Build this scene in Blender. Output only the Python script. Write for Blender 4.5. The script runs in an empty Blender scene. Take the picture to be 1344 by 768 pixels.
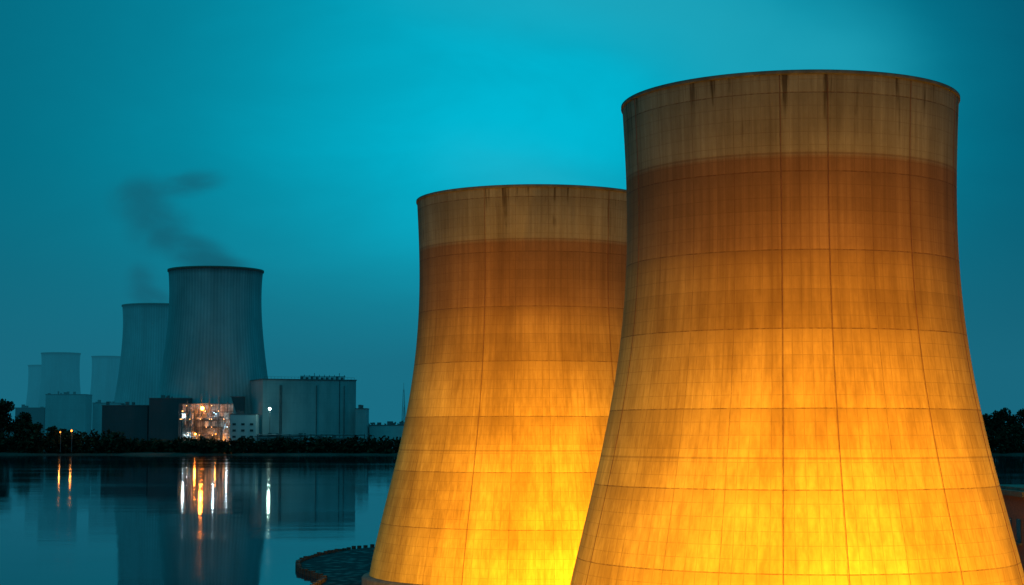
import bpy, math, random
import numpy as np
from mathutils import Vector, Matrix
random.seed(7); rng=np.random.default_rng(7)
scn=bpy.context.scene
scn.view_settings.view_transform='Standard'; scn.view_settings.look='None'; scn.view_settings.exposure=0

# ---------------------------------------------------------------- node helpers
class NT:
    def __init__(s,tree): s.t=tree; s.n=tree.nodes; s.l=tree.links
    def new(s,typ,**kw):
        n=s.n.new(typ)
        for k,v in kw.items(): setattr(n,k,v)
        return n
    def put(s,sock,v):
        if v is None: return
        if hasattr(v,'is_output'): s.l.new(v,sock)
        else: sock.default_value=v
    def m(s,op,a,b=None,c=None,clamp=False):
        n=s.new('ShaderNodeMath',operation=op); n.use_clamp=clamp
        s.put(n.inputs[0],a); s.put(n.inputs[1],b); s.put(n.inputs[2],c)
        return n.outputs[0]
    def vm(s,op,a,b=None):
        n=s.new('ShaderNodeVectorMath',operation=op)
        s.put(n.inputs[0],a); s.put(n.inputs[1],b)
        return n.outputs[1] if op in('LENGTH','DOT_PRODUCT') else n.outputs[0]
    def mr(s,v,a,b,c=0.,d=1.,smooth=True):
        n=s.new('ShaderNodeMapRange'); n.interpolation_type='SMOOTHSTEP' if smooth else 'LINEAR'
        s.put(n.inputs[0],v)
        for i,x in enumerate((a,b,c,d)): s.put(n.inputs[1+i],x)
        return n.outputs[0]
    def mix(s,f,a,b,blend='MIX'):
        n=s.new('ShaderNodeMix',data_type='RGBA',blend_type=blend)
        s.put(n.inputs[0],f)
        for i,x in ((6,a),(7,b)):
            if not hasattr(x,'is_output'): x=(*x[:3],1)
            s.put(n.inputs[i],x)
        return n.outputs[2]
    def noise(s,vec,scale,detail=4,rough=.5,dist=0):
        n=s.new('ShaderNodeTexNoise'); s.put(n.inputs['Vector'],vec)
        n.inputs['Scale'].default_value=scale; n.inputs['Detail'].default_value=detail
        n.inputs['Roughness'].default_value=rough; n.inputs['Distortion'].default_value=dist
        return n.outputs[0]
    def ramp(s,f,stops):
        n=s.new('ShaderNodeValToRGB'); s.put(n.inputs[0],f); e=n.color_ramp.elements
        while len(e)<len(stops): e.new(.5)
        for i,(p,c) in enumerate(stops): e[i].position=p; e[i].color=(*c,1)
        return n.outputs[0]
    def sep(s,v):
        n=s.new('ShaderNodeSeparateXYZ'); s.put(n.inputs[0],v); return n.outputs
    def comb(s,x,y,z):
        n=s.new('ShaderNodeCombineXYZ'); s.put(n.inputs[0],x);s.put(n.inputs[1],y);s.put(n.inputs[2],z); return n.outputs[0]

def material(name):
    m=bpy.data.materials.new(name); m.use_nodes=True
    t=NT(m.node_tree); return m,t,m.node_tree.nodes['Principled BSDF']

def simple(name,col,rough=.8,metal=0,var=.3,scale=.3,bump=0):
    m,t,b=material(name)
    oc=t.new('ShaderNodeTexCoord').outputs['Object']
    n=t.noise(oc,scale,6,.6)
    lo=[c*(1-var) for c in col]; hi=[min(1,c*(1+var)) for c in col]
    t.put(b.inputs['Base Color'],t.mix(t.mr(n,.3,.7),lo,hi))
    b.inputs['Roughness'].default_value=rough; b.inputs['Metallic'].default_value=metal
    if bump:
        bn=t.new('ShaderNodeBump'); bn.inputs['Strength'].default_value=bump; t.put(bn.inputs['Height'],n); t.put(b.inputs['Normal'],bn.outputs[0])
    return m
def emis(name,col,s):
    m=bpy.data.materials.new(name); m.use_nodes=True; t=NT(m.node_tree); t.n.clear()
    e=t.new('ShaderNodeEmission'); e.inputs[0].default_value=(*col,1); e.inputs[1].default_value=s
    o=t.new('ShaderNodeOutputMaterial'); t.l.new(e.outputs[0],o.inputs[0]); return m

# ---------------------------------------------------------------- mesh helpers
def link(o,parent=None):
    scn.collection.objects.link(o)
    if parent: o.parent=parent
    return o
def empty(name,loc=(0,0,0),rz=0):
    e=bpy.data.objects.new(name,None); e.location=loc; e.rotation_euler=(0,0,rz); e.empty_display_size=5
    return link(e)
class MB:
    def __init__(s): s.v=[]; s.f=[]
    def box(s,c,d,rz=0):
        cx,cy,cz=c; dx,dy,dz=[q/2 for q in d]; k=len(s.v); ca,sa=math.cos(rz),math.sin(rz)
        for z in(-dz,dz):
            for x,y in((-dx,-dy),(dx,-dy),(dx,dy),(-dx,dy)):
                s.v.append((cx+x*ca-y*sa,cy+x*sa+y*ca,cz+z))
        s.f+=[(k+3,k+2,k+1,k),(k+4,k+5,k+6,k+7)]+[(k+i,k+(i+1)%4,k+4+(i+1)%4,k+4+i) for i in range(4)]
        return s
    def cyl(s,p0,p1,r0,r1=None,n=8):
        if r1 is None: r1=r0
        p0,p1=Vector(p0),Vector(p1); d=(p1-p0).normalized()
        a=d.orthogonal().normalized(); b=d.cross(a); k=len(s.v)
        for p,r in((p0,r0),(p1,r1)):
            for i in range(n):
                t=2*math.pi*i/n; s.v.append(tuple(p+(a*math.cos(t)+b*math.sin(t))*r))
        s.f+=[(k+i,k+(i+1)%n,k+n+(i+1)%n,k+n+i) for i in range(n)]
        s.f+=[tuple(range(k+n-1,k-1,-1)),tuple(range(k+n,k+2*n))]
        return s
    def sph(s,c,r,n=10):
        k=len(s.v); m=n//2
        for j in range(m+1):
            ph=math.pi*j/m
            for i in range(n):
                t=2*math.pi*i/n; s.v.append((c[0]+r*math.sin(ph)*math.cos(t),c[1]+r*math.sin(ph)*math.sin(t),c[2]+r*math.cos(ph)))
        for j in range(m):
            for i in range(n): s.f.append((k+j*n+i,k+(j+1)*n+i,k+(j+1)*n+(i+1)%n,k+j*n+(i+1)%n))
        return s
    def obj(s,name,mat,parent=None,smooth=False):
        me=bpy.data.meshes.new(name); me.from_pydata(s.v,[],s.f); me.materials.append(mat); me.update()
        if smooth:
            for p in me.polygons: p.use_smooth=True
        return link(bpy.data.objects.new(name,me),parent)

# ---------------------------------------------------------------- camera
H=22.8
cam=bpy.data.cameras.new('camera'); cam.lens=59.87; cam.sensor_width=36; cam.clip_start=1; cam.clip_end=60000
co=link(bpy.data.objects.new('camera',cam)); co.location=(0,0,H); co.rotation_euler=(math.radians(90+4.757),0,0)
scn.camera=co

# ---------------------------------------------------------------- world
w=bpy.data.worlds.new('World'); scn.world=w; w.use_nodes=True
t=NT(w.node_tree); bg=t.n['Background']
d=t.new('ShaderNodeTexCoord').outputs['Generated']
X,Y,Z=t.sep(d)
az=t.m('ARCTAN2',X,Y); el=t.m('ARCSINE',Z)
a=t.m('DIVIDE',t.m('SUBTRACT',az,math.radians(.5)),math.radians(11.5))
e=t.m('DIVIDE',t.m('SUBTRACT',el,math.radians(10)),math.radians(9.5))
r2=t.m('ADD',t.m('MULTIPLY',a,a),t.m('MULTIPLY',e,e))
g=t.m('EXPONENT',t.m('MULTIPLY',r2,-1.0))
cl=t.noise(t.vm('MULTIPLY',d,(1,1,2.2)),7,5,.55,.4)
g2=t.m('MULTIPLY',g,t.mr(cl,.25,.75,.82,1.08))
side=t.mr(az,math.radians(3),math.radians(17),0,1)
edge=t.mix(side,(.0015,.120,.185),(.0012,.062,.115))
col=t.mix(g2,edge,(.0002,.46,.64))
hz=t.m('MULTIPLY',t.mr(el,math.radians(7),math.radians(0),0,1),.3)
col=t.mix(hz,col,(.012,.14,.215))
up=t.mr(el,math.radians(18),math.radians(50),0,1)
col=t.mix(up,col,(.008,.40,.54))
dn=t.mr(Z,-.02,-.1,0,1)
col=t.mix(dn,col,(.003,.03,.045))
sky=t.new('ShaderNodeTexSky',sky_type='NISHITA'); sky.sun_disc=False
sky.sun_elevation=math.radians(1.5); sky.sun_rotation=math.radians(200)
sk=t.mix(1.0,sky.outputs[0],(.0,.006,.01),'MULTIPLY')
col=t.mix(1.0,col,sk,'ADD')
t.put(bg.inputs[0],col); bg.inputs[1].default_value=1.0
sun=bpy.data.lights.new('sun','SUN'); sun.energy=.04; sun.angle=math.radians(15); sun.color=(.3,.8,1)
so=link(bpy.data.objects.new('sun',sun)); so.rotation_euler=(math.radians(70),0,math.radians(-20)); so.location=(0,0,300)

# ---------------------------------------------------------------- tower material
def tower_mat():
    m,t,b=material('stained_uplit_concrete')
    uv=t.new('ShaderNodeUVMap'); uv.uv_map='UVMap'
    u,v,_=t.sep(uv.outputs[0])
    oc=t.new('ShaderNodeTexCoord').outputs['Object']
    rnd=t.new('ShaderNodeObjectInfo').outputs['Random']
    off=t.comb(t.m('MULTIPLY',rnd,50),t.m('MULTIPLY',rnd,31),0)
    oc=t.vm('ADD',oc,off)
    wob=t.m('MULTIPLY',t.m('SUBTRACT',t.noise(oc,.5,2),.5),.03)
    def line(x,wd,soft=2.0):
        f=t.m('ABSOLUTE',t.m('SUBTRACT',t.m('FRACT',t.m('ADD',x,.5)),.5))
        return t.mr(f,wd,wd*soft,1,0)
    vr=t.m('ADD',t.m('DIVIDE',t.m('SUBTRACT',v,17.5),7.8),t.m('MULTIPLY',wob,.3))
    uu=t.m('ADD',u,wob)
    MV=line(uu,.006); mV=line(t.m('MULTIPLY',uu,5),.022,2.5)
    MH=line(vr,.005); mH=line(t.m('MULTIPLY',vr,6),.018,2.5)
    band=line(t.m('DIVIDE',t.m('SUBTRACT',v,50.5),30),.0022)
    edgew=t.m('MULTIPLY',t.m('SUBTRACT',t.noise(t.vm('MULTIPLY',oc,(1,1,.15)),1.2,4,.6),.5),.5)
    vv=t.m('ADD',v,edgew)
    zone=t.ramp(t.m('DIVIDE',vv,60),[(0,(.50,.345,.07)),(.35,(.46,.30,.065)),(.55,(.37,.22,.055)),(.67,(.28,.15,.045)),(.69,(.225,.115,.042)),(.834,(.18,.09,.04)),(.845,(.225,.18,.11)),(1,(.20,.17,.11))])  # stain tones by height; paler base also has floodlight brightness put in the colour
    # streaks
    s1=t.noise(t.vm('MULTIPLY',oc,(1,1,.035)),.45,4,.55)
    s2=t.noise(t.vm('MULTIPLY',oc,(1,1,.015)),2.2,4,.55)
    s3=t.noise(oc,.10,4,.5); s4=t.noise(oc,1.8,6,.7)
    f=t.m('MULTIPLY',t.mr(s1,.3,.7,.80,1.08),t.mr(s2,.3,.7,.84,1.08))
    f=t.m('MULTIPLY',f,t.mr(s3,.3,.7,.84,1.1)); f=t.m('MULTIPLY',f,t.mr(s4,.3,.75,.94,1.04))
    wn=t.new('ShaderNodeTexWhiteNoise',noise_dimensions='2D')
    t.put(wn.inputs['Vector'],t.comb(t.m('FLOOR',t.m('MULTIPLY',uu,1)),t.m('FLOOR',t.m('MULTIPLY',vr,3)),0))
    f=t.m('MULTIPLY',f,t.m('ADD',t.m('MULTIPLY',wn.outputs[0],.09),.955))
    wl=t.new('ShaderNodeTexWhiteNoise',noise_dimensions='1D'); t.put(wl.inputs['W'],t.m('FLOOR',t.m('MULTIPLY',vr,2)))
    f=t.m('MULTIPLY',f,t.m('ADD',t.m('MULTIPLY',wl.outputs[0],.22),.89))
    dr=t.noise(t.vm('MULTIPLY',oc,(1,1,.02)),.9,4,.6)
    drl=t.mr(t.noise(oc,.3,2),.3,.7,46,55)
    dm=t.m('MULTIPLY',t.mr(dr,.56,.68),t.mr(v,drl,58,0,1))
    f=t.m('MULTIPLY',f,t.m('SUBTRACT',1,t.m('MULTIPLY',dm,.75)))
    fr=t.m('FRACT',vr); dirt=t.m('MULTIPLY',t.mr(fr,.75,1.0),t.mr(s2,.4,.65))
    f=t.m('MULTIPLY',f,t.m('SUBTRACT',1,t.m('MULTIPLY',dirt,.15)))
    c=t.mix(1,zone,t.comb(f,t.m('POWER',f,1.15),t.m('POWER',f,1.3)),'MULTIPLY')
    amt=t.mr(s4,.35,.65,.3,1)
    maj=t.m('MAXIMUM',t.m('MULTIPLY',MV,.55),t.m('MULTIPLY',MH,.75))
    lines=t.m('MAXIMUM',t.m('MULTIPLY',maj,amt),t.m('MULTIPLY',t.m('MAXIMUM',mV,mH),t.m('MULTIPLY',amt,.34)))
    lines=t.m('MAXIMUM',lines,t.m('MULTIPLY',band,.35))
    c=t.mix(lines,c,(.07,.022,.010))
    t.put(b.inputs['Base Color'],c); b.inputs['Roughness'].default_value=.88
    b.inputs['Specular IOR Level'].default_value=.2
    bn=t.new('ShaderNodeBump'); bn.inputs['Strength'].default_value=.25; bn.inputs['Distance'].default_value=.06
    t.put(bn.inputs['Height'],t.m('SUBTRACT',t.m('MULTIPLY',s4,.5),t.m('MULTIPLY',lines,1.0)))
    t.put(b.inputs['Normal'],bn.outputs[0])
    return m
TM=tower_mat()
dark_conc=simple('dark_concrete',(.10,.085,.065),.9,0,.3,.8,.3)
iron=simple('rusty_iron',(.05,.035,.028),.7,.3,.3,2)
rail_m=simple('red_oxide_paint',(.12,.035,.02),.8,0,.3,2)

PZ=np.array([0,6.7,12.2,17.75,25.3,34.3,42.6,50,53.5,58.3]); PR=np.array([25.3,23.9,22.7,21.3,19.6,18.25,17.75,17.7,17.8,18.1])
PC=np.polyfit(PZ,PR,5)
def prof(z): return float(np.polyval(PC,z))
def lathe(name,rings,segs,mat,parent,uvu=24):
    v=[];f=[];uv=[]
    for (r,z,_) in rings:
        for i in range(segs):
            a=2*math.pi*i/segs; v.append((r*math.cos(a),r*math.sin(a),z))
    for j in range(len(rings)-1):
        for i in range(segs):
            i2=(i+1)%segs; f.append((j*segs+i,j*segs+i2,(j+1)*segs+i2,(j+1)*segs+i))
            uv+=[(i/segs*uvu,rings[j][2]),((i+1)/segs*uvu,rings[j][2]),((i+1)/segs*uvu,rings[j+1][2]),(i/segs*uvu,rings[j+1][2])]
    me=bpy.data.meshes.new(name); me.from_pydata(v,[],f); me.materials.append(mat)
    l=me.uv_layers.new(name='UVMap'); l.data.foreach_set('uv',np.array(uv,dtype=np.float32).ravel())
    for p in me.polygons: p.use_smooth=True
    me.update(); return link(bpy.data.objects.new(name,me),parent)
def near_tower(loc,rz,top_z):
    e=empty('cooling_tower',loc,rz)
    zs=np.linspace(2.0,top_z,90)
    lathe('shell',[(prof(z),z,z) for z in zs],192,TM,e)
    lathe('inner_shell',[(prof(z)-.7,z,z) for z in zs[::-1]],128,dark_conc,e)
    top=prof(top_z); T=top_z
    lathe('rim',[(top+.003,T-.22,0),(top+.12,T-.18,0),(top+.14,T-.12,0),(top+.14,T+.16,0),(top+.08,T+.22,0),(top-.9,T+.22,0),(top-.9,T-.1,0),(top-.6,T-.1,0)],192,dark_conc,e)
    b=prof(2.0)
    lathe('plinth',[(b+1.1,-1.5,0),(b+1.1,1.6,0),(b+.95,1.8,0),(b-.5,2.05,0),(b-1,2.05,0),(b-1,-1.5,0)],160,dark_conc,e)
    c=MB()
    for k in (2,7,13,17,18,20,22):
        a=2*math.pi*k/24+.004
        pts=[((prof(z)+.04)*math.cos(a),(prof(z)+.04)*math.sin(a),z) for z in np.linspace(2.2,top_z-.3,30)]
        for p,q in zip(pts,pts[1:]): c.cyl(p,q,.025,n=5)
    c.obj('lightning_conductors',rail_m,e)
    return e
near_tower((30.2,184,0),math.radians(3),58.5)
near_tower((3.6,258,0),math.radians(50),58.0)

# ---------------------------------------------------------------- floodlights
fl_body=simple('lamp_housing',(.05,.05,.05),.5,.6,.2,3)
fl_glass=emis('lamp_glass',(1,.55,.12),20)
def flood(loc,target,power,size=75,blend=1.0,col=(1,.43,.008)):
    e=empty('floodlight',loc)
    dirv=(Vector(target)-Vector(loc)).normalized()
    q=dirv.to_track_quat('-Z','Y')
    M=q.to_matrix().to_4x4()
    b=MB().box((0,0,.25),(1.2,.8,.5)); b.cyl((0,0,.5),(0,0,.7),.2,.12,12)
    h=b.obj('housing',fl_body,e); h.matrix_local=Matrix.Translation((0,0,1.4))@M
    MB().box((0,0,-.012),(1.1,.7,.02)).obj('glass',fl_glass,e).matrix_local=Matrix.Translation((0,0,1.4))@M
    MB().box((-.66,0,.75),(.06,.15,1.5)).box((.66,0,.75),(.06,.15,1.5)).box((0,0,.04),(1.5,.7,.08)).obj('bracket',fl_body,e)
    L=bpy.data.lights.new('lamp','SPOT'); L.energy=power; L.spot_size=math.radians(size); L.spot_blend=blend; L.color=col; L.shadow_soft_size=.5
    o=link(bpy.data.objects.new('lamp',L),e); o.matrix_local=Matrix.Translation(Vector((0,0,1.4))+dirv*.15)@M
flood((2,132,.6),(20,162,6),105000,105)
flood((20,122,.6),(26,160,6),120000,105)
flood((40,122,.6),(34,160,6),130000,105)
flood((60,130,.6),(42,164,6),120000,105)
flood((82,150,.6),(52,174,8),55000,105)
flood((-14,160,.6),(8,178,8),42000,100)
flood((30,96,.6),(31,166,28),95000,58)
flood((-38,204,.6),(-14,242,7),50000,105)
flood((-14,198,.6),(-4,235,7),85000,105)
flood((4,200,.6),(4,233,7),105000,105)
flood((20,212,.6),(12,236,9),100000,105)
flood((-14,176,.6),(2,240,28),78000,56)

# ---------------------------------------------------------------- ground + water
gm=simple('ground_soil',(.02,.028,.022),.95,0,.4,.02)
xs=np.concatenate([np.linspace(-30000,-1500,8),np.linspace(-1400,1400,141),np.linspace(1500,30000,8)])
ys=[-3000,0,500,1500,1840,1870,1882,1890,1905,1960,2400,4000,9000,30000]
zz=[-4,-4,-4,-4,-4,-3,-1,1.0,3,4,4.5,5,5,5]
V=[];F=[]
for j,(y,z) in enumerate(zip(ys,zz)):
    for i,x in enumerate(xs):
        jit=(8*math.sin(x*.011)+5*math.sin(x*.037+1)) if 1800<y<2000 else 0
        V.append((x,y+jit,z+(rng.normal()*.35 if 1880<y<2500 else 0)))
nx=len(xs)
for j in range(len(ys)-1):
    for i in range(nx-1): F.append((j*nx+i,j*nx+i+1,(j+1)*nx+i+1,(j+1)*nx+i))
mb=MB(); mb.v=V; mb.f=F; mb.obj('ground',gm)

m,t,b=material('lake_water')
b.inputs['Base Color'].default_value=(.002,.014,.022,1); b.inputs['IOR'].default_value=1.33
oc=t.new('ShaderNodeTexCoord').outputs['Object']
n3=t.noise(t.vm('MULTIPLY',oc,(.3,1,1)),.012,4,.55)
t.put(b.inputs['Roughness'],t.mr(n3,.35,.7,.035,.08))
n1=t.noise(t.vm('MULTIPLY',oc,(.5,1,1)),.05,4,.5); n2=t.noise(t.vm('MULTIPLY',oc,(.4,1,1)),.5,3,.5)
bn=t.new('ShaderNodeBump'); bn.inputs['Strength'].default_value=.25; bn.inputs['Distance'].default_value=.1
t.put(bn.inputs['Height'],t.m('ADD',t.m('MULTIPLY',n1,2.0),t.m('MULTIPLY',n2,.3))); t.put(b.inputs['Normal'],bn.outputs[0])
mb=MB(); mb.v=[(-30000,-3000,0),(30000,-3000,0),(30000,1960,0),(-30000,1960,0)]; mb.f=[(0,1,2,3)]; mb.obj('lake_water',m)

# absorbing box beyond the shore; its sky-coloured emission stands in for airlight
m=bpy.data.materials.new('glowing_haze'); m.use_nodes=True; t=NT(m.node_tree); t.n.clear()
HA=3.2e-4
ab=t.new('ShaderNodeVolumeAbsorption'); ab.inputs[0].default_value=(0,0,0,1); ab.inputs[1].default_value=HA
em=t.new('ShaderNodeEmission'); em.inputs[0].default_value=(.010,.14,.21,1); em.inputs[1].default_value=HA
ad=t.new('ShaderNodeAddShader'); t.l.new(ab.outputs[0],ad.inputs[0]); t.l.new(em.outputs[0],ad.inputs[1])
o=t.new('ShaderNodeOutputMaterial'); t.l.new(ad.outputs[0],o.inputs['Volume'])
MB().box((0,4970,170),(16000,6060,360)).obj('haze_glow',m)

# quay
pts=[(-28.5,262),(-31,274),(-35,286),(-36.8,302),(-34.5,322),(-27.7,341),(-8,358),(25,364),(58,345),(74,310),(80,262),(98,205),(98,120),(80,50),(-40,50),(-50,130),(-44,200),(-31,235)]
def catmull(P,n=16):
    out=[];N=len(P)
    for i in range(N):
        p0,p1,p2,p3=[np.array(P[(i+k)%N]) for k in(-1,0,1,2)]
        for s in np.linspace(0,1,n,endpoint=False):
            out.append(.5*((2*p1)+(-p0+p2)*s+(2*p0-5*p1+4*p2-p3)*s*s+(-p0+3*p1-3*p2+p3)*s**3))
    return out
C=catmull(pts)
qe=empty('quay')
m,t,b=material('quay_paving')
oc=t.new('ShaderNodeTexCoord').outputs['Object']
vo=t.new('ShaderNodeTexVoronoi'); vo.inputs['Scale'].default_value=.55; t.put(vo.inputs['Vector'],t.vm('MULTIPLY',oc,(1,.6,1)))
nn=t.noise(oc,.15,4,.6)
t.put(b.inputs['Base Color'],t.mix(t.mr(vo.outputs[0],.1,.6),t.mix(nn,(.05,.045,.045),(.14,.13,.13)),(.012,.012,.015)))
b.inputs['Roughness'].default_value=.85; b.inputs['Specular IOR Level'].default_value=.15
bn=t.new('ShaderNodeBump'); bn.inputs['Strength'].default_value=1; bn.inputs['Distance'].default_value=.4
t.put(bn.inputs['Height'],t.m('SUBTRACT',1,vo.outputs[0])); t.put(b.inputs['Normal'],bn.outputs[0])
N=len(C); mb=MB(); mb.v=[(p[0],p[1],.45) for p in C]+[(p[0],p[1],-4) for p in C]
mb.f=[tuple(range(N))]+[(i,i+N,(i+1)%N+N,(i+1)%N) for i in range(N)]
mb.obj('deck',m,qe)
piles=MB(); acc=0
for i in range(N):
    p,q=C[i],C[(i+1)%N]; L=np.linalg.norm(q-p); dv=(q-p)/L
    nrm=np.array([-dv[1],dv[0]])
    while acc<L:
        c=p+dv*acc+nrm*.25
        piles.cyl((c[0],c[1],-3),(c[0],c[1],1.0+random.uniform(-.15,.15)),.5,.42,n=8); acc+=2.1
    acc-=L
piles.obj('sheet_piles',iron,qe)

# brick pump house at right
m,t,b=material('red_brick')
oc=t.new('ShaderNodeTexCoord').outputs['Object']
x_,y_,z_=t.sep(oc)
br=t.new('ShaderNodeTexBrick'); t.put(br.inputs['Vector'],t.comb(t.m('ADD',x_,y_),z_,0)); br.inputs['Scale'].default_value=1.6
br.inputs['Color1'].default_value=(.26,.085,.05,1); br.inputs['Color2'].default_value=(.17,.055,.04,1); br.inputs['Mortar'].default_value=(.09,.07,.06,1)
t.put(b.inputs['Base Color'],br.outputs[0]); b.inputs['Roughness'].default_value=.9
BR=m
glass=simple('dark_glass',(.02,.03,.04),.15,0,.2,1)
ph=empty('brick_pump_house',(76,226,.45))
MB().box((0,0,7.2),(22,18,14.4)).obj('walls',BR,ph)
MB().box((0,0,14.75),(23.2,19.2,.7)).box((0,0,15.3),(21.5,17.5,.4)).obj('roof',dark_conc,ph)
wb=MB(); sl=MB()
for k in range(-2,3):
    for z in(4,10):
        wb.box((k*4,-9.03,z),(1.8,.12,3)); sl.box((k*4,-9.15,z-1.65),(2.2,.4,.25))
for k in range(-1,3):
    for z in(4,10):
        wb.box((-11.03,k*4-2,z),(.12,1.8,3)); sl.box((-11.15,k*4-2,z-1.65),(.4,2.2,.25))
wb.obj('windows',glass,ph); sl.obj('sills',dark_conc,ph)
MB().box((-4,2,16.3),(4,3,1.6)).cyl((3,0,15),(3,0,18),.4).obj('roof_vents',iron,ph)

# ---------------------------------------------------------------- far cooling towers
def rib_mat(name,c,nr=90):
    m,t,b=material(name)
    uv=t.new('ShaderNodeUVMap'); uv.uv_map='UVMap'; u,v,_=t.sep(uv.outputs[0])
    oc=t.new('ShaderNodeTexCoord').outputs['Object']
    s=t.m('SINE',t.m('MULTIPLY',u,2*math.pi*nr/24))
    n=t.noise(t.vm('MULTIPLY',oc,(1,1,.08)),.06,6,.65); n2=t.noise(oc,.012,4,.6)
    f=t.m('MULTIPLY',t.mr(s,-1,1,.85,1.05),t.m('MULTIPLY',t.mr(n,.3,.7,.8,1.12),t.mr(n2,.3,.7,.8,1.15)))
    f=t.m('MULTIPLY',f,t.mr(v,.955,.985,1,.6))
    t.put(b.inputs['Base Color'],t.mix(1,c,t.comb(f,f,f),'MULTIPLY')); b.inputs['Roughness'].default_value=.9
    b.inputs['Specular IOR Level'].default_value=.2
    return m
RM=rib_mat('ribbed_concrete',(.24,.35,.37))
FZ=np.array([0,69,96,124,151,179,205,220])/220; FR=np.array([78,67,63,59.6,57,55.3,55.8,57])/57
FC=np.polyfit(FZ,FR,4)
def far_tower(x,y,h,rt):
    e=empty('cooling_tower',(x,y,4),random.uniform(0,6)); hh=h-4
    zs=np.linspace(.06,1,40)
    R=[(rt*float(np.polyval(FC,z)),hh*z,z) for z in zs]; rr=R[-1][0]
    lathe('shell',R,120,RM,e)
    lathe('inner_shell',[(r-1.5,z,0) for r,z,_ in R[::-1]],96,dark_conc,e)
    lathe('rim',[(rr+.01,hh-2.5,1),(rr+1,hh-2,1),(rr+1,hh+.3,1),(rr-2.5,hh+.3,1),(rr-2.5,hh-1,1)],120,dark_conc,e)
    c=MB(); r0=R[0][0]; rb=rt*float(np.polyval(FC,0))+1; z0=R[0][1]
    for k in range(48):
        a=2*math.pi*k/48
        for s in(-1,1):
            a2=a+s*math.pi/48
            c.cyl((rb*math.cos(a),rb*math.sin(a),-1),((r0-.7)*math.cos(a2),(r0-.7)*math.sin(a2),z0+.5),1.0,n=6)
    c.obj('support_columns',dark_conc,e)
far_tower(-358,2050,220,56.6)
far_tower(-561,2697,226,56.6)
far_tower(-1007,3800,203,42.5)
far_tower(-1000,4200,214,36)
far_tower(-1235,4500,204,42)

# ---------------------------------------------------------------- power station buildings
def clad(name,c,sp=.25):
    m,t,b=material(name); oc=t.new('ShaderNodeTexCoord').outputs['Object']; x,y,z=t.sep(oc)
    s=t.m('FRACT',t.m('MULTIPLY',t.m('ADD',x,y),sp)); l=t.mr(s,.0,.08,.8,1)
    s2=t.m('FRACT',t.m('MULTIPLY',z,.09)); l2=t.mr(s2,0,.06,.85,1)
    n=t.noise(t.vm('MULTIPLY',oc,(1,1,.3)),.05,5,.6)
    f=t.m('MULTIPLY',t.m('MULTIPLY',l,l2),t.mr(n,.3,.7,.8,1.12))
    t.put(b.inputs['Base Color'],t.mix(1,c,t.comb(f,f,f),'MULTIPLY')); b.inputs['Roughness'].default_value=.7
    return m
CL=clad('metal_cladding',(.22,.33,.35)); CD=clad('dark_cladding',(.04,.05,.06)); CW=clad('pale_cladding',(.36,.46,.48),.5)
steel=simple('painted_steel',(.10,.12,.13),.6,.4,.3,.2)
white=simple('grey_white_paint',(.44,.46,.44),.7,0,.6,.16)
rz=math.atan2(40,103)
hall=empty('turbine_hall',(-285,1950,3),rz)
LW,LD,LH=110.5,110.5,82
MB().box((LW/2,LD/2,LH/2),(LW,LD,LH)).obj('walls',CL,hall)
r=MB().box((LW/2,LD/2,LH+.6),(LW+1.5,LD+1.5,1.2)); r.obj('roof',steel,hall)
r=MB()
for k in range(0,28): r.cyl((2+k*3.95,1,LH+1.2),(2+k*3.95,1,LH+3.6),.15,n=4)
r.cyl((2,1,LH+3.6),(LW-2,1,LH+3.6),.15,n=4)
for k in range(9): 
    x=48+k*6; r.box((x,9,LH+2.4),(3,4,2.4+random.random()*2)); r.cyl((x+2.5,8,LH+1),(x+2.5,8,LH+6+random.random()*3),.35,n=5)
r.cyl((46,9,LH+5),(100,9,LH+5),.4,n=5)
r.obj('roof_equipment',steel,hall)
dw=MB()
for k in range(7): dw.box((8+k*15,-.2,6),(7,.6,9))
dw.box((LW/2,-.25,15),(LW-6,.7,1.2)); dw.box((LW*.82,-.2,44),(.8,.5,76))
dw.obj('doors_and_canopy',CD,hall)
pp=MB()
for x in(20,21.8,63,96): pp.cyl((x,-1,0),(x,-1,LH-6),.5,n=6)
pp.obj('downpipes',steel,hall)

def building(name,x0,x1,y,z1,depth,mat,rot=0,win=0):
    e=empty(name,((x0+x1)/2,y,3),rot); wd=x1-x0; h=z1-3
    MB().box((0,depth/2,h/2),(wd,depth,h)).obj('walls',mat,e)
    MB().box((0,depth/2,h+.4),(wd+1,depth+1,.8)).obj('roof',steel,e)
    r=MB()
    for k in range(max(2,int(wd/9))):
        x=random.uniform(-wd/2+2,wd/2-2); hh=random.uniform(1.5,5); r.box((x,depth*random.uniform(.1,.6),h+.8+hh/2),(random.uniform(1.5,5),3,hh))
    r.obj('roof_vents',steel,e)
    d=MB(); n=max(1,int(wd/8))
    for k in range(n):
        x=-wd/2+(k+.5)*wd/n
        d.box((x,-.1,3.2),(3.2,.4,6))
        if win:
            for zz_ in np.arange(10,h-4,7): d.box((x,-.1,zz_),(3.8,.4,2.4))
    d.obj('doors_and_windows',glass,e)
    return e
building('boiler_house',-420,-372,1975,64,50,CD)
building('boiler_house',-371.5,-313,1990,66,40,CD)
building('workshop_building',-478,-425,1990,56,40,CD)
building('control_building',-318,-288.5,1925,45,22,CW,0,1)
building('annex_building',-181,-168,1975,52,30,CL)
building('warehouse',-700,-640,2560,82,40,CL)
building('warehouse',-639,-600,2600,70,40,CL)
building('warehouse',-745,-702,2560,62,40,CD)
building('office_building',-760,-735,2400,68,30,CL,0,1)
building('storage_shed',-166,-120,1990,33,30,CW)
building('storage_shed',-112,-72,2060,37,30,CL)
building('storage_shed',-288,-230,1915,20,14,CW)
building('storage_shed',-226,-170,1922,17,14,CL)
pr=MB()
for z in(14,18,22): pr.cyl((-285,1912,z),(-165,1914,z),.7,n=6)
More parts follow.
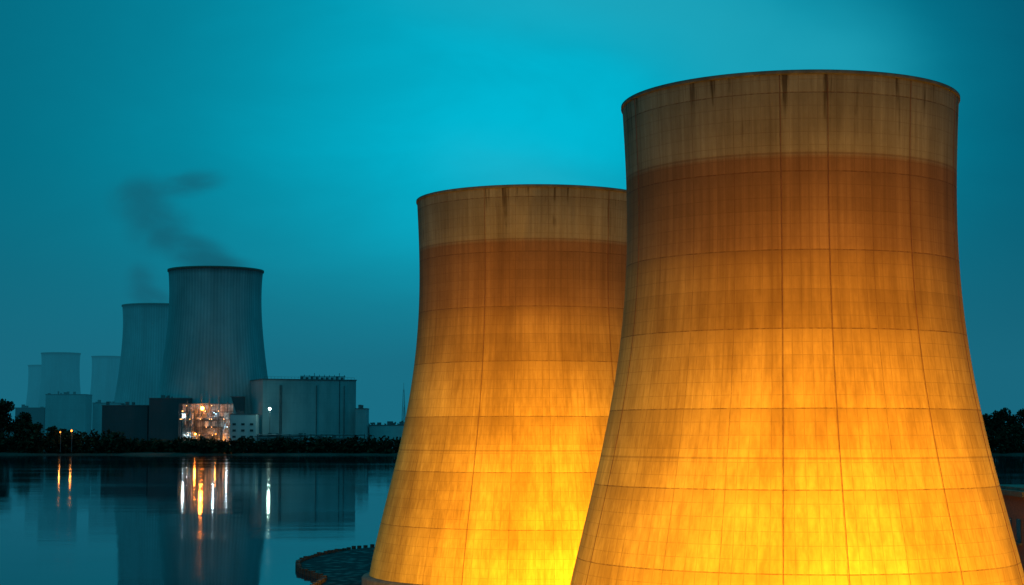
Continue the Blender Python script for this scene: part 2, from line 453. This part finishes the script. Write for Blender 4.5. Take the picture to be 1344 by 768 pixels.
for x in range(-285,-160,12): pr.box((x,1913,13),(1,2,20))
pr.obj('pipe_rack',steel)

# process plant (lit)
pl=empty('process_plant',(-347.5,1930,3))
MB().box((0,22,27),(58,1.5,54)).obj('back_wall',white,pl)
fr=MB()
for x in np.linspace(-29,29,8):
    for y in(0,10,20): fr.box((x,y,27),(.5,.5,54))
for z in np.linspace(9,54,6):
    for y in(0,10,20): fr.box((0,y,z),(58.8,.45,.45))
    for x in np.linspace(-29,29,8): fr.box((x,10,z+.01),(.4,20,.4))
for i in range(7):
    for j in range(6):
        if random.random()<.3:
            x0=-29+i*58/7; x1=x0+58/7; z0=j*9; fr.cyl((x0,0,z0),(x1,0,z0+9),.2,n=4)
fr.obj('steel_frame',steel,pl)
pi=MB(); pj=MB()
for k in range(46):
    q=pi if k%2 else pj
    x=random.uniform(-27,27); y=random.uniform(3,17); z=random.uniform(3,40); 
    if random.random()<.5: q.cyl((x,y,z),(x,y,z+random.uniform(6,13)),random.uniform(.5,2.2),n=8)
    else: q.cyl((x,y,z),(min(28,x+random.uniform(6,18)),y,z),random.uniform(.4,1.3),n=8)
for k in range(24): (pi if k%2 else pj).box((random.uniform(-25,25),random.uniform(4,16),random.choice([2,11,20,29,38])+2.5),(random.uniform(2,7),4,random.uniform(3,7)))
pi.obj('pipes_and_vessels',white,pl); pj.obj('machinery',steel,pl)
st=MB()
for x,h in((-22,58),(-6,63),(3,60),(14,62),(24,57)): st.cyl((x,12,40),(x,12,h),.6,.5,8)
st.obj('vent_stacks',steel,pl)
EW=emis('cool_bulb',(.6,.9,1),3); EO=emis('sodium_bulb',(1,.20,.015),85)
def lamp(parent,loc,mat,col,power,r=.9,name='bulb'):
    MB().sph(loc,r,8).obj(name,mat,parent)
    L=bpy.data.lights.new('lamp','POINT'); L.energy=power; L.color=col; L.shadow_soft_size=r
    o=link(bpy.data.objects.new('lamp',L),parent); o.location=(loc[0],loc[1]-r*2.2,loc[2])
for x,z in((-24,40),(-20,16),(10,44),(25,28)):
    lamp(pl,(x,4,z),EW,(.6,.88,1),5200,.7)
for x,z,rr,pw in((-2.5,49,2.1,20000),(14,10,1.3,12000),(26,8,1.0,6000),(-10,20,.9,6000)):
    lamp(pl,(x,-1,z),EO,(1,.30,.04),pw,rr)
bb=MB()
for k in range(30): bb.sph((random.uniform(-28,28),-.6,random.choice([2,9.8,18.8,27.8,36.8,45.8,52])),.38,6)
bb.obj('small_bulbs',emis('small_bulb',(1,.45,.12),9),pl)

def street_lamp(x,y,h,mat,col,power,r=1.4):
    e=empty('street_lamp',(x,y,3))
    MB().cyl((0,0,0),(0,0,h-3),.4,.25,8).box((0,-1,h-2.9),(1.0,3,.5)).obj('pole',steel,e)
    lamp(e,(0,-2,h-3.2-r),mat,col,power,r)
EW2=emis('white_bulb',(.7,1,.85),26)
street_lamp(-273,1925,53,EW2,(.6,1,.85),7000,1.5)
EO2=emis('orange_bulb',(1,.25,.03),5)
for x,y,h,rr in((-488,1895,28,1.2),(-501,1897,26,.8),(-330,1905,24,.8),(-100,1990,30,.6)):
    street_lamp(x,y,h,EO2,(1,.35,.06),1200,rr)

# lattice masts
def mast(x,y,h,wb):
    m=MB(); n=14
    for k in range(n):
        z0,z1=k*h/n,(k+1)*h/n; a0=wb*(1-.85*k/n)/2; a1=wb*(1-.85*(k+1)/n)/2
        c0=[(-a0,-a0,z0),(a0,-a0,z0),(a0,a0,z0),(-a0,a0,z0)]; c1=[(-a1,-a1,z1),(a1,-a1,z1),(a1,a1,z1),(-a1,a1,z1)]
        for i in range(4): m.cyl(c0[i],c1[i],.25,n=4); m.cyl(c0[i],c1[(i+1)%4],.15,n=4); m.cyl(c1[i],c1[(i+1)%4],.15,n=4)
    m.cyl((0,0,h),(0,0,h+9),.25,n=4)
    o=m.obj('lattice_mast',steel); o.location=(x,y,3)
mast(-146,2300,80,8); mast(-153,2420,58,7)

# ---------------------------------------------------------------- vegetation
m,t,b=material('foliage'); oc=t.new('ShaderNodeTexCoord').outputs['Object']
t.put(b.inputs['Base Color'],t.mix(t.mr(t.noise(oc,.12,3),.35,.65),(.010,.016,.010),(.03,.045,.024))); b.inputs['Roughness'].default_value=.95
b.inputs['Specular IOR Level'].default_value=.1
FM=m
bark=simple('bark',(.05,.04,.03),.9)
def leaves(cs,n,size):
    cs=np.array(cs); w=cs[:,3]*cs[:,5]; idx=rng.choice(len(cs),n,p=w/w.sum())
    d=rng.normal(size=(n,3)); d/=np.linalg.norm(d,axis=1)[:,None]; r=rng.random(n)**.45
    P=cs[idx,:3]+d*r[:,None]*cs[idx,3:]
    A=rng.normal(size=(n,3)); A/=np.linalg.norm(A,axis=1)[:,None]; B=np.cross(A,rng.normal(size=(n,3))); B/=np.linalg.norm(B,axis=1)[:,None]
    s=size*(.5+rng.random(n))[:,None]
    V=np.stack([P-A*s,P+B*s*.6,P+A*s,P-B*s*.6],1).reshape(-1,3)
    mb=MB(); mb.v=V.tolist(); mb.f=[(4*i,4*i+1,4*i+2,4*i+3) for i in range(n)]; return mb
cs=[]
x=-720
while x<900:
    if -60<x<520: hgt=random.uniform(8,14)
    elif x<-430: hgt=random.uniform(18,27)
    elif x<-290: hgt=random.uniform(12,18)
    else: hgt=random.uniform(13,19)
    if x>520: hgt=random.uniform(20,32)
    cs.append((x,1902+random.uniform(-4,10)+8*math.sin(x*.011),3+hgt*.35,random.uniform(7,12),6,hgt*.65)); x+=random.uniform(4,8)
leaves(cs,60000,1.9).obj('shoreline_bushes',FM)
cs=[]
for k in range(140):
    x=random.uniform(-190,0); cs.append((x,2300+random.uniform(-60,60),12+random.uniform(0,12),random.uniform(8,14),8,random.uniform(9,19)))
for k in range(60):
    x=random.uniform(-1100,-740); cs.append((x,2700+random.uniform(-60,60),14+random.uniform(0,12),random.uniform(10,18),8,random.uniform(12,22)))
leaves(cs,30000,2.2).obj('distant_treeline',FM)
def tree(x,y,h,wd,n=2600):
    e=empty('broadleaf_tree',(x,y,3)); tk=MB(); tk.cyl((0,0,0),(0,0,h*.35),h*.03,h*.022,8); cs=[]
    for k in range(9):
        a=random.uniform(0,6.28); rr=wd*random.uniform(.15,.42); z=h*random.uniform(.4,.88); rr*=1.25-z/h*.6
        p=(rr*math.cos(a),rr*math.sin(a),z); tk.cyl((0,0,h*random.uniform(.2,.34)),p,h*.014,h*.004,6)
        cs.append((*p,wd*random.uniform(.13,.24),wd*.2,h*random.uniform(.08,.15)))
    cs.append((0,0,h*.6,wd*.3,wd*.3,h*.25))
    tk.obj('trunk_and_limbs',bark,e); leaves(cs,n,h*.022+.3).obj('crown',FM,e)
for x,h,wd in((-575,60,34),(-556,50,30),(-598,52,30),(-540,38,26),(-520,30,24),(-505,27,22)): tree(x,1925+random.uniform(0,20),h,wd)
for x,h,wd in((535,46,30),(553,52,34),(574,50,32),(598,54,36),(520,42,28),(620,50,32),(640,55,34)): tree(x,1925+random.uniform(0,20),h,wd)

# ---------------------------------------------------------------- steam (absorption + fixed sky-coloured emission in place of scattered light)
def steam_mat(name,dens,nscale,L_,lo=.34,hi=.62,det=2):
    m=bpy.data.materials.new(name); m.use_nodes=True; t=NT(m.node_tree); t.n.clear()
    oc=t.new('ShaderNodeTexCoord').outputs['Object']
    rnd=t.new('ShaderNodeObjectInfo').outputs['Random']
    L=t.vm('LENGTH',oc)
    fall=t.mr(L,.05,1.0,1,0)
    n=t.noise(t.vm('ADD',oc,t.comb(t.m('MULTIPLY',rnd,40),0,0)),nscale,det,.6,.3)
    den=t.m('MULTIPLY',t.m('MULTIPLY',fall,t.mr(n,lo,hi)),dens)
    v=t.new('ShaderNodeVolumeAbsorption'); v.inputs['Color'].default_value=(0,0,0,1); t.put(v.inputs['Density'],den)
    em=t.new('ShaderNodeEmission'); em.inputs[0].default_value=(*L_,1); t.put(em.inputs[1],den)
    ad=t.new('ShaderNodeAddShader'); t.l.new(v.outputs[0],ad.inputs[0]); t.l.new(em.outputs[0],ad.inputs[1])
    o=t.new('ShaderNodeOutputMaterial'); t.l.new(ad.outputs[0],o.inputs['Volume'])
    try: m.cycles.volume_step_rate=2
    except Exception: pass
    return m
def plume(name,puffs,mat):
    e=empty(name,puffs[0][:3]); 
    for k,(x,y,z,rx,ry,rz) in enumerate(puffs):
        o=MB().sph((0,0,0),1,20).obj('puff',mat,e)
        o.location=(x-puffs[0][0],y-puffs[0][1],z-puffs[0][2]); o.scale=(rx,ry,rz); o.rotation_euler=(0,random.uniform(-.3,.3),0)
SN=steam_mat('thin_steam_glow',.07,1.0,(.016,.37,.49),.2,.7,3); SM=steam_mat('faint_steam_glow',.04,1.2,(.02,.45,.60),.2,.7,3)
SF=steam_mat('far_steam_glow',.035,1.5,(.006,.105,.155),.25,.62,4)
plume('steam_plume',[(33,185,62,19,17,12),(24,187,70,26,18,13),(6,190,77,30,18,13)],SN)
plume('steam_plume',[(2,260,62,22,17,9)],SM)
plume('steam_plume',[(-358,2050,226,66,50,22),(-385,2050,244,66,46,30),(-428,2050,272,54,40,42),(-452,2050,306,50,40,42),(-395,2050,326,66,36,22)],SF)
plume('steam_plume',[(-575,2697,240,50,50,24),(-590,2697,268,36,32,38)],SF)
